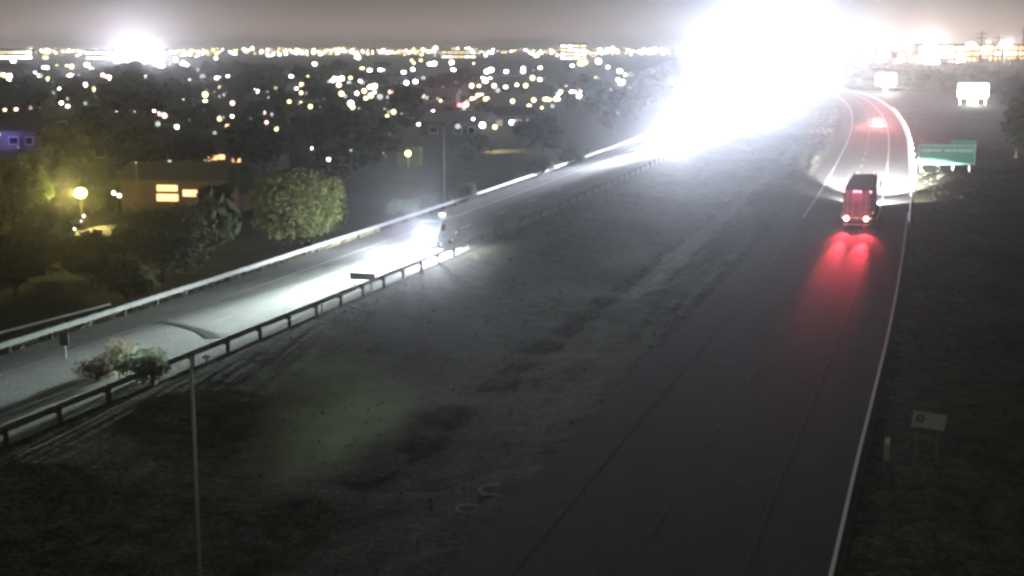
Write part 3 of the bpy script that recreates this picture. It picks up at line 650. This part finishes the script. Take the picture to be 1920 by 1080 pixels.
# unlit lamp pole beyond the left road
q = G(833, 385); lp = thing('lamp_pole', 'unlit grey street light pole beyond the far guardrail', 'lamp pole', (q.x, q.y, -.1), R(0)); hh = GD(833, 237, q.y).z
MB().cyl((0, 0, -.1), (0, 0, hh), .13, .09, 12).build('shaft', M['pole'], lp, smooth=True)
MB().tube([(0, 0, hh - .05), (.35, .3, hh + .35), (1.0, .8, hh + .6)], .05).build('arm', M['pole'], lp); MB().box((1.25, 1.0, hh + .6), (.75, .3, .14), R(38)).build('lamp_head', M['metal_old'], lp, bevel=.03); MB().box((0, 0, .05), (.5, .5, .3)).build('base', M['conc'], lp)
# sign seen from behind at the median guardrail
q = G(680, 545); s_ = thing('road_sign', 'dark road sign seen from behind at the median guardrail', 'road sign', (q.x, q.y, -.1), R(-10)); 
zt = GD(680, 518, q.y).z
MB().box((0, 0, zt + .1), (1.85, .05, .52)).build('panel', M['sign_back'], s_, bevel=.015)
for dx in (-.62, .62): MB().box((dx, .06, zt / 2 + .1), (.07, .07, zt + .2)).build('post', M['metal_old'], s_)
for dz in (-.15, .15): MB().box((0, .04, zt + .1 + dz), (1.7, .04, .05)).build('brace', M['metal_old'], s_)
# short marker post
q = G(604, 600); mk = thing('marker_post', 'short pale marker post beside the median guardrail', 'marker post', (q.x, q.y, -.2)); MB().box((0, 0, .55), (.11, .05, 1.3)).build('post', M['white'], mk); MB().box((0, -.04, 1.05), (.1, .02, .2)).build('reflector', M['sign_white'], mk)
q = G(376, 668, .5); ec = thing('rail_end_marker', 'small bright reflector on the median guardrail beside the thin pole', 'marker', (q.x + .35, q.y - .25, -.1)); MB().box((0, 0, .62), (.40, .05, .16)).build('reflector', M['sign_white'], ec); MB().box((0, .05, .3), (.08, .06, .8)).build('post', M['metal_old'], ec)
# small sign panel on pole at far guardrail, left
q = G(123, 672); sp = thing('small_sign', 'small dark sign on a post on the far shoulder at the left', 'road sign', (q.x, q.y, 0), R(-15)); z1 = GD(123, 640, q.y).z
MB().box((0, 0, z1 / 2 + .2), (.07, .07, z1 + .4)).build('post', M['metal_old'], sp); MB().box((0, -.05, z1 + .15), (.55, .03, .75)).build('panel', M['sign_back'], sp, bevel=.01)
# white sign at lower right with round emblem
q = G(1738, 868); ws = thing('white_sign', 'white rectangular sign with a dark round emblem on the right verge', 'sign', (q.x, q.y, gz(q.x, q.y) - .1), R(3)); zc = GD(1738, 791, q.y).z + .25
W_ = 1.40; Hh = .66
pn = MB().box((0, 0, 0), (W_, .04, Hh)).build('panel', M['sign_dull'], ws, bevel=.01); pn.location = (0, 0, zc); pn.rotation_euler = (0, R(9), 0)
em_ = MB().cyl((-.40, -.03, .06), (-.40, -.022, .06), .17, n=20).build('emblem', M['sign_back'], pn); MB().cyl((-.40, -.036, .06), (-.40, -.031, .06), .10, n=20).build('emblem_centre', M['conc'], pn)
for dx in (-.45, .45): MB().box((dx, .06, zc / 2), (.05, .05, zc)).build('post', M['metal_old'], ws)
q = G(1662, 862); mk = thing('marker_post', 'faint pale marker post left below the white sign', 'marker post', (q.x, q.y, -.2)); MB().box((0, 0, .55), (.22, .05, 1.3)).build('post', M['conc'], mk); MB().box((0, -.04, 1.0), (.18, .02, .25)).build('reflector', M['sign_white'], mk)
# big green guide sign
q = G(1773, 322); zs = -.05; gs = thing('guide_sign', 'large green guide sign on four posts right of the road', 'guide sign', (q.x, q.y, -.05), R(-6)); k = q.y / F
zb = GD(1773, 308, q.y).z; zt = GD(1773, 270, q.y).z; zx = GD(1773, 262, q.y).z; wd = 104 * q.y / F * 1.02
MB().box((0, 0, (zb + zt) / 2), (wd, .08, zt - zb)).build('panel', M['green_sign'], gs, bevel=.02)
ew = wd * .43; MB().box((wd / 2 - ew / 2, 0, (zt + zx) / 2 + .03), (ew, .08, zx - zt + .0)).build('exit_tab', M['green_sign'], gs)
mb = MB(); z0, z1 = zb + .12, zt - .12; x0, x1 = -wd / 2 + .12, wd / 2 - .12
for c_, d_ in (((0, -.055, z0), (x1 - x0, .02, .09)), ((0, -.055, z1), (x1 - x0, .02, .09)), ((x0, -.055, (z0 + z1) / 2), (.09, .02, z1 - z0)), ((x1, -.055, (z0 + z1) / 2), (.09, .02, z1 - z0))): mb.box(c_, d_)
mb.build('border', M['legend'], gs)
zl = zt - (zt - zb) * .30; mb = MB(); rr = random.Random(3)
for a0, a1 in ((-.44, -.30), (-.27, -.10), (-.03, .16), (.20, .43)):
    x = a0 * wd
    while x < a1 * wd:
        w_ = rr.uniform(.10, .22); mb.box((x + w_ / 2, -.055, zl), (w_, .02, rr.choice([.34, .42, .34]))); x += w_ + .12
mb.build('legend', M['legend'], gs)
for f_ in (-.42, -.15, .12, .40): MB().box((f_ * wd, .12, (zt) / 2), (.16, .16, zt)).build('post', M['metal'], gs)
# tall utility poles in front of the bright district
for (px_, yb, yt, lb) in ((1836, 148, 58, 'left one of three tall utility poles before the bright district'), (1868, 150, 66, 'middle one of three tall utility poles before the bright district'), (1916, 118, 50, 'right one of three tall utility poles at the frame edge')):
    d = 690 if yb > 140 else 900; q = GD(px_, yb, d); t_ = GD(px_, yt, d).z
    up = thing('utility_pole', lb, 'utility pole', (q.x, q.y, -.1)); MB().cyl((0, 0, 0), (0, 0, t_), .55, .32, 10).build('shaft', M['wood'], up)
    for k in range(2): MB().box((0, 0, t_ - 1.2 - 2.2 * k), (5.5, .3, .3)).build('crossarm', M['wood'], up)

# ------------------------------------------------------------------ lit billboards
def billboard(px_, yb, y0, y1, wpx, label, legs=4, tail=True):
    q = G(px_, yb); d = q.y; b_ = thing('billboard', label, 'billboard', (q.x, q.y, -.05), R(-10)); k = d / F
    z0, z1 = GD(px_, y1, d).z, GD(px_, y0, d).z; W = wpx * k
    MB().box((0, 0, (z0 + z1) / 2), (W, .5, z1 - z0)).build('panel', M['win_white'], b_, bevel=min(.6, (z1 - z0) * .2))
    for j in range(legs): MB().box((-W * .42 + (W * .84 * j / max(1, legs - 1) if legs > 1 else W * .42), .1, z0 / 2), (.35, .35, z0)).build('post', M['white'], b_)
    MB().box((0, .1, z0 - .1), (W * .98, 1.0, .12)).build('catwalk', M['metal'], b_)
    lamp(b_, 'POINT', (0, -2.2, z0 * .8), 9000 * (k / .15) ** 2, (1, .98, .88), .5)
    return b_
billboard(1823, 196, 156, 183, 54, 'white glowing billboard on four legs above a lit patch of ground')
billboard(1660, 176, 137, 159, 36, 'white glowing billboard on one post beside the far bend', 1)
# bright commercial district at the upper right
rnd = random.Random(12)
def lit_building(px_, yb, wpx, y0, label, wins, hcol='stucco', dist=None):
    d = dist or (G(px_, yb).y); q = GD(px_, yb, d); k = d / F; W = wpx * k; Hh = max(4, GD(px_, y0, d).z); b_ = thing('commercial_building', label, 'building', (q.x, q.y, -.05), 0)
    MB().box((0, 6, Hh / 2), (W, 12, Hh)).build('wall', M[hcol], b_); MB().box((0, 6, Hh + .25), (W + .6, 12.6, .5)).build('roof', M['roof'], b_)
    nx_ = max(2, int(W / 7)); nz = max(1, int(Hh / 4.2))
    wm = {m_: MB().box((0, 0, 0), (W / nx_ * .82, .12, 2.6)).mesh('window', M[m_]) for m_ in set(wins)}
    for i in range(nx_):
        for j in range(nz):
            link('window', wm[rnd.choice(wins)], b_, (-W / 2 + (i + .5) * W / nx_, -.05, 2 + j * Hh / nz))
    return b_
lit_building(1640, 132, 60, 96, 'white lit commercial building next to the glare', ['win_white', 'win_white', 'win_gold'], dist=900)
lit_building(1700, 136, 55, 104, 'low orange lit building behind the first billboard', ['win_gold', 'win_warm', 'win_white'], dist=860)
lit_building(1765, 134, 92, 84, 'wide brilliantly lit white building in the bright district', ['win_white', 'win_white', 'win_white', 'win_gold'], dist=880)
lit_building(1822, 112, 30, 84, 'orange lit building left of the utility poles', ['win_warm', 'g_orange', 'win_gold'], dist=1100)
lit_building(1862, 114, 46, 84, 'gold lit building between the utility poles', ['win_gold', 'win_white', 'win_warm'], dist=1150)
lit_building(1908, 116, 44, 84, 'orange and white lit building at the right frame edge', ['win_warm', 'win_white', 'win_gold'], dist=1120)
lit_building(1878, 147, 26, 135, 'small yellow lit kiosk below the utility poles', ['win_white', 'g_yel2'], dist=720)
lit_building(262, 128, 96, 92, 'wide white lit store under the floodlights at the upper left', ['win_white', 'win_white', 'g_white'], dist=1000)
lit_building(30, 108, 60, 92, 'long white lit building at the left end of the horizon', ['win_white', 'g_white', 'win_gold'], dist=1800)
lit_building(185, 106, 50, 93, 'long lit warehouse left of the white lit store', ['win_white', 'win_gold'], dist=1700)
lit_building(860, 104, 64, 93, 'long gold lit building on the middle horizon', ['win_gold', 'win_white'], dist=1900)
lit_building(1075, 108, 50, 82, 'tall lit building on the horizon left of the glare', ['win_gold', 'win_white'], dist=1700)
for i in range(26):
    px_, py_ = rnd.uniform(1590, 1925), rnd.uniform(76, 130); d = rnd.uniform(700, 1300); p = GD(px_, py_, d)
    if p.z < 2: continue
    t_ = thing('floodlight_mast', 'tall mast with a glaring floodlight in the bright commercial district', 'floodlight mast', (p.x, p.y, -.05), 0, 'floodlight masts in the bright commercial district')
    o = link('pole', polem, t_); o.scale = (10, 10, p.z / .93); c = rnd.choice('wwwoy'); r_ = rnd.uniform(1.2, 2.4)
    o = link('lamp_head', heads[c], t_, (0, 0, p.z)); o.scale = (r_, r_, r_ * .8)
for px_, py_, E_ in ((1625, 82, 1.3e5), (1745, 84, 1.6e5), (1885, 84, 0.6e5)):  # area lights added to widen the warm glow over the district
    p = GD(px_, py_, 820); t_ = thing('added_area_light', 'area light added for glow over the commercial district, %s' % {1625: 'next to the glare', 1745: 'above the wide white building', 1885: 'by the utility poles'}[px_], 'area light', (p.x, p.y, -.05))
    MB().cyl((0, 0, 0), (0, 0, p.z), .3).build('mast', M['pole'], t_); MB().box((0, 0, p.z), (7, 1.2, 3)).build('lamp_head', M['win_white'], t_, bevel=.3); lamp(t_, 'POINT', (0, -3, p.z), E_, (1, .80, .66), 1.0)
# two lit cars on the side road at right
for i, (px_, py_, m_) in enumerate(((1866, 179, 'g_warm'), (1882, 181, 'g_orange'), (1895, 182, 'g_pink'), (1912, 187, 'g_red'))):
    pass

# ------------------------------------------------------------------ vehicles
wheel_t = None
def wheel(parent, x, y, r=.34, w_=.22):
    t_ = MB().cyl((x - w_ / 2, y, r), (x + w_ / 2, y, r), r, n=20).build('wheel', M['rubber'], parent, bevel=.02)
    MB().cyl((x - w_ / 2 - .01, y, r), (x + w_ / 2 + .01, y, r), r * .58, n=14).build('rim', M['metal'], t_)
def car(loc, rz, label, paint, kind='sedan', group=None):
    c = thing('car', label, 'car', loc, rz, group); L2 = 2.3; W2 = .9
    if kind == 'van':
        prof = [(-2.6, .35), (-2.6, 2.15), (-2.45, 2.3), (1.15, 2.3), (1.95, 1.35), (2.65, 1.1), (2.75, .75), (2.7, .35)]
    else: prof = [(-2.25, .35), (-2.28, .95), (-1.6, 1.02), (1.0, 1.0), (2.1, .82), (2.3, .6), (2.25, .3)]
    MB().extrude(prof, -W2, W2).build('body', paint, c, bevel=.06)
    if kind != 'van':
        cb = MB(); b0 = [(-1.75, 1.0), (1.05, 1.0), (.3, 1.45), (-1.15, 1.47)]
        vs = [(-.80 if z < 1.1 else -.62, y, z) for y, z in b0] + [(.80 if z < 1.1 else .62, y, z) for y, z in b0]
        cb.add(vs, [(3, 2, 1, 0), (4, 5, 6, 7), (0, 1, 5, 4), (1, 2, 6, 5), (2, 3, 7, 6), (3, 0, 4, 7)]); cb.build('cabin', M['glass'], c, bevel=.05)
        MB().box((0, -.42, 1.475), (1.2, 1.4, .04)).build('roof', paint, c, bevel=.015)
    else:
        MB().add([(-.78, 1.27, 2.18), (.78, 1.27, 2.18), (.82, 1.92, 1.42), (-.82, 1.92, 1.42)], [(0, 1, 2, 3)]).build('windscreen', M['glass'], c)
        for s in (-1, 1): MB().box((s * .905, .75, 1.7), (.02, 1.0, .6)).build('side_window', M['glass'], c)
    y1 = 2.72 if kind == 'van' else 2.27; y0 = -2.62 if kind == 'van' else -2.28
    for s in (-1, 1):
        MB().ball((s * .66, y1, .72), .13, 10, 8).build('headlight', M['em_head'], c)
        MB().box((s * .72, y0 - .01, .82), (.3, .06, .16)).build('tail_light', M['em_red'], c)
        MB().box((s * 1.0, .85, 1.05), (.2, .12, .14)).build('mirror', paint, c)
        wheel(c, s * .8, 1.4); wheel(c, s * .8, -1.4)
    MB().box((0, y1 - .02, .45), (1.7, .12, .2)).build('bumper', M['black'], c, bevel=.03)
    return c, y1
def head(c, y1, E_, cone=46, down=.012, toe=0.0, z=.72, xs=.66, blend=.9, col=(.90, .94, 1)):
    for s in (-1, 1): lamp(c, 'SPOT', (s * xs, y1 + .2, z), E_ * LK, col, .12, (toe, 1, -down), cone, blend)
# near van coming down the left road
q = G(838, 462); s0 = s_of(q.x, q.y)
pp = None
best = min(((at_s(s, 38.6)[0] - q).length, s) for s in np.arange(60, 260, 1))[1]
p, b_ = at_s(best, 38.6); v, y1 = car((p.x, p.y, .02), math.pi - b_, 'dark van with blazing headlights coming down the left road', M['car_dark'], 'van')
head(v, y1, 80000, 32, .034, toe=.075, col=(.84, 1, .93)); head(v, y1, 560000, 15, .062, toe=.03, col=(.86, 1, .94)); lamp(v, 'POINT', (0, y1 + 1.3, 1.2), 20000, (.88, .92, 1), .25)
MB().box((.3, -2.3, 2.4), (.5, .16, .14)).build('roof_light', M['win_white'], v)
# more oncoming vehicles further up the left road, in the glare
for i, (px_, yg, E_, lb, kd, po) in enumerate(((1275, 276, 18000, 'silver oncoming car with glaring headlights on the straight of the left road', 'sedan', 18000),
        (1362, 232, 30000, 'dark oncoming car in the glare just before the bend', 'sedan', 30000), (1425, 202, 60000, 'white oncoming van in the middle of the glare', 'van', 90000),
        (1470, 180, 60000, 'silver oncoming car at the top of the glare', 'sedan', 90000))):
    q = G(px_, yg); best = min(((at_s(s, 39 + (i % 2) * 3)[0] - q).length, s) for s in np.arange(100, 700, 1))[1]
    p, b_ = at_s(best, 38.6 + (i % 2) * 3.3); v, y1 = car((p.x, p.y, .02), math.pi - b_, lb, M[('car_silver', 'car_dark', 'white', 'car_silver')[i]], kd)
    print('car', i, p, 'px', 960 + F * p.x / p.y)
    head(v, y1, E_, 60, .0, 0.0)
    if i < 2:
        for s_ in (-1, 1): lamp(v, 'SPOT', (s_ * .66, y1 + .2, .72), 900000, (.82, .86, 1), .12, (.11, 1, -.032), 6.5, 1.0).scale = (1.7, 1, 1)
    lamp(v, 'POINT', (0, y1 + .6, 1.3), po * LK, (.70, .76, 1), .35)
# high mast lamps added to whiten the upper part of the glare
for (px_, py_, d, E_, lb) in ((1410, 78, 560, 0.85e6, 'left high mast lamp added for the glare over the bend'), (1485, 66, 620, 0.95e6, 'right high mast lamp added for the glare over the bend')):
    p = GD(px_, py_, d); hm = thing('added_mast_lamp', lb, 'added mast lamp', (p.x, p.y, -.05))
    MB().cyl((0, 0, 0), (0, 0, p.z - .3), .4, .2, 12).build('mast', M['pole'], hm); MB().cyl((0, 0, p.z - .3), (0, 0, p.z), 1.4, 1.5, 16).build('added_lamp_ring', M['metal'], hm)
    for k in range(6): MB().ball((math.cos(k * 1.047) * 1.5, math.sin(k * 1.047) * 1.5, p.z - .2), .32, 8, 6).build('lamp_head', M['em_head'], hm)
    lamp(hm, 'POINT', (0, 0, p.z - 1.6), E_ * LK, (.77, .86, 1), .5)
# floodlights on the store at the upper left
p = GD(258, 108, 960); fm = thing('floodlight_mast', 'blinding white floodlight mast before the lit store at the upper left', 'floodlight mast', (p.x, p.y, -.05)); MB().cyl((0, 0, 0), (0, 0, p.z), .2).build('mast', M['pole'], fm)
for k, (dx, dz) in enumerate(((-6, 1), (-3, -.5), (0, .5), (3.5, 2), (7, 0), (10, 1.5), (-9, -2), (1.5, 3.5), (4.5, -2))): MB().ball((dx, 0, p.z + dz), 1.7, 8, 6).build('lamp_head', M['g_white'], fm)
MB().box((.5, .3, p.z - .2), (20, .2, .2)).build('crossarm', M['metal'], fm); lamp(fm, 'POINT', (0, -3, p.z), 4.5e5, (.92, .90, 1), 1.0)
# departing car with red lights far up the right road
q = G(1641, 232); best = min(((at_s(s, 4.6)[0] - q).length, s) for s in np.arange(100, 700, 1))[1]; p, b_ = at_s(best, 4.6)
v, y1 = car((p.x, p.y, .02), -b_, 'dark car driving away round the bend with red lights', M['car_dark']); head(v, y1, 26000, 70, .06); lamp(v, 'SPOT', (0, -2.6, .9), 26000, (1, .25, .2), .2, (0, -1, -.12), 120, .9); lamp(v, 'POINT', (0, -3.2, 1.0), 700, (1, .4, .3), .3)

# semi truck
q = G(1611, 357, 3.73); best = min(((at_s(s, 4.5)[0] - Vector((q.x, q.y, 0))).length, s) for s in np.arange(100, 300, .5))[1]; p, b_ = at_s(best, 4.5)
tr = thing('semi_truck', 'semi truck seen from behind with red tail lights and a long box trailer', 'truck', (p.x, p.y, .02), -b_)
body = MB().box((0, 8.0, 2.43), (2.56, 16.0, 2.54)).build('trailer_box', M['trailer'], tr, bevel=.04)
MB().box((0, 8.0, 3.725), (2.48, 15.9, .05)).build('trailer_roof', M['trailer_roof'], tr)
for s in (-1, 1):
    d_ = MB().box((s * .62, -.03, 2.43), (1.2, .06, 2.4)).build('rear_door', M['trailer'], tr, bevel=.01)
    for dx in (-.25, .25): MB().cyl((s * .62 + dx, -.09, 1.3), (s * .62 + dx, -.09, 3.6), .022).build('lock_rod', M['metal'], d_)
    for z in (1.5, 2.2, 2.9, 3.5): MB().box((s * 1.2, -.07, z), (.14, .05, .08)).build('hinge', M['metal'], d_)
    MB().box((s * 1.285, 7.6, 1.22), (.05, 15, .14)).build('side_rail', M['metal'], tr)
    MB().cyl((s * .90, -.14, 1.06), (s * .90, -.05, 1.06), .22, n=18).build('tail_light', M['em_red'], tr, bevel=.02)
    MB().box((s * 1.2, -.08, 3.6), (.18, .08, .14)).build('marker_light', M['em_redlow'], tr, bevel=.02)
    MB().box((s * 1.0, -.02, .45), (.6, .02, .62)).build('mud_flap', M['black'], tr)
    MB().box((s * .8, .05, .75), (.08, .08, .55)).build('bumper_strut', M['metal_old'], tr)
    MB().box((s * 1.31, 5.2, 1.05), (.05, .2, .1)).build('side_marker', M['em_amber'], tr)
    MB().box((s * 1.31, .5, 1.05), (.05, .2, .1)).build('side_marker', M['em_amber'], tr)
    MB().cyl((s * .7, 11.0, .25), (s * .7, 11.0, 1.15), .07).build('landing_leg', M['metal_old'], tr)
    MB().box((s * 1.2, 3.4 + 4.0, .78), (.04, 5.4, .7)).build('side_skirt', M['trailer'], tr)
    for y in (1.5, 2.9, 13.0, 14.3, 19.6):
        t_ = MB().cyl((s * .72, y, .52), (s * 1.25, y, .52), .52, n=22).build('wheel', M['rubber'], tr, bevel=.03); MB().cyl((s * .98, y, .52), (s * 1.27, y, .52), .28, n=14).build('rim', M['metal'], t_)
for dx in (-.26, 0, .26): MB().box((dx, -.08, 3.6), (.2, .08, .15)).build('marker_light', M['em_redlow'], tr, bevel=.02)
MB().box((0, -.05, .50), (2.3, .1, .12)).build('underride_bumper', M['metal'], tr); MB().box((0, -.06, 1.13), (2.5, .08, .16)).build('rear_sill', M['metal'], tr); MB().box((.0, -.11, 1.12), (.32, .02, .16)).build('number_plate', M['sign_white'], tr)
MB().box((0, 2.2, .85), (1.1, 3.2, .35)).build('bogie_frame', M['metal_old'], tr); MB().box((0, 16.2, .9), (1.0, 6.4, .3)).build('chassis', M['metal_old'], tr)
MB().extrude([(16.4, .9), (16.4, 3.65), (17.2, 3.75), (18.9, 3.45), (19.6, 2.15), (20.6, 1.85), (20.8, 1.6), (20.8, .6), (16.6, .6)], -1.2, 1.2).build('cab', M['tractor'], tr, bevel=.08)
MB().add([(-1.0, 19.06, 3.25), (1.0, 19.06, 3.25), (1.05, 19.64, 2.2), (-1.05, 19.64, 2.2)], [(0, 1, 2, 3)]).build('windscreen', M['glass'], tr)
for s in (-1, 1):
    MB().box((s * 1.55, 19.0, 2.5), (.25, .12, .8)).build('mirror', M['black'], tr, bevel=.03); MB().cyl((s * 1.05, 16.2, .9), (s * 1.05, 16.2, 3.9), .08).build('exhaust', M['metal'], tr)
    MB().ball((s * .95, 20.8, 1.05), .15, 10, 8).build('headlight', M['em_head'], tr); MB().box((s * .9, 17.4, 3.78), (.12, .2, .08)).build('roof_marker', M['em_amber'], tr)
for s in (-1, 1):
    lamp(tr, 'SPOT', (s * .95, 21.05, 1.05), 70000 * LK, (1, .98, .92), .15, (.20 if s > 0 else .02, 1, -.12), 72, .55)
    lamp(tr, 'SPOT', (s * .95, 21.05, 1.05), 9000000 * LK, (1, .98, .94), .15, (.06 if s > 0 else -.03, 1, -.035), 6.5, .9).scale = (4, 1, 1)
    lamp(tr, 'SPOT', (s * .93, -.35, 1.06), 62000, (1, .06, .08), .15, (0, -1, -.075), 7.5, 1.0); lamp(tr, 'SPOT', (s * .93, -.35, 1.06), 7000, (1, .06, .08), .15, (0, -1, -.20), 30, 1.0)
    lamp(tr, 'POINT', (s * .93, -1.1, 1.1), 45, (1, .10, .13), .2)
lamp(tr, 'POINT', (0, -1.0, 3.3), 70, (1, .10, .25), .15)

# ------------------------------------------------------------------ haze
hz = MB().box((0, 4350, 19.0), (13200, 9500, 44.0))
hm = bpy.data.materials.new('haze'); hm.use_nodes = True; t = hm.node_tree; t.nodes.clear()
o_ = N(t, 'ShaderNodeOutputMaterial'); v_ = N(t, 'ShaderNodeVolumePrincipled')
v_.inputs['Color'].default_value = (.92, .94, 1, 1); v_.inputs['Density'].default_value = HAZE; v_.inputs['Anisotropy'].default_value = 0.93
t.links.new(v_.outputs[0], o_.inputs['Volume'])
tag(hz.build('haze', hm), 'thin night haze glowing round the lamps', 'haze', kind='stuff')
print('objects', len(bpy.data.objects), 'trees', tn_, 'houses', hn)
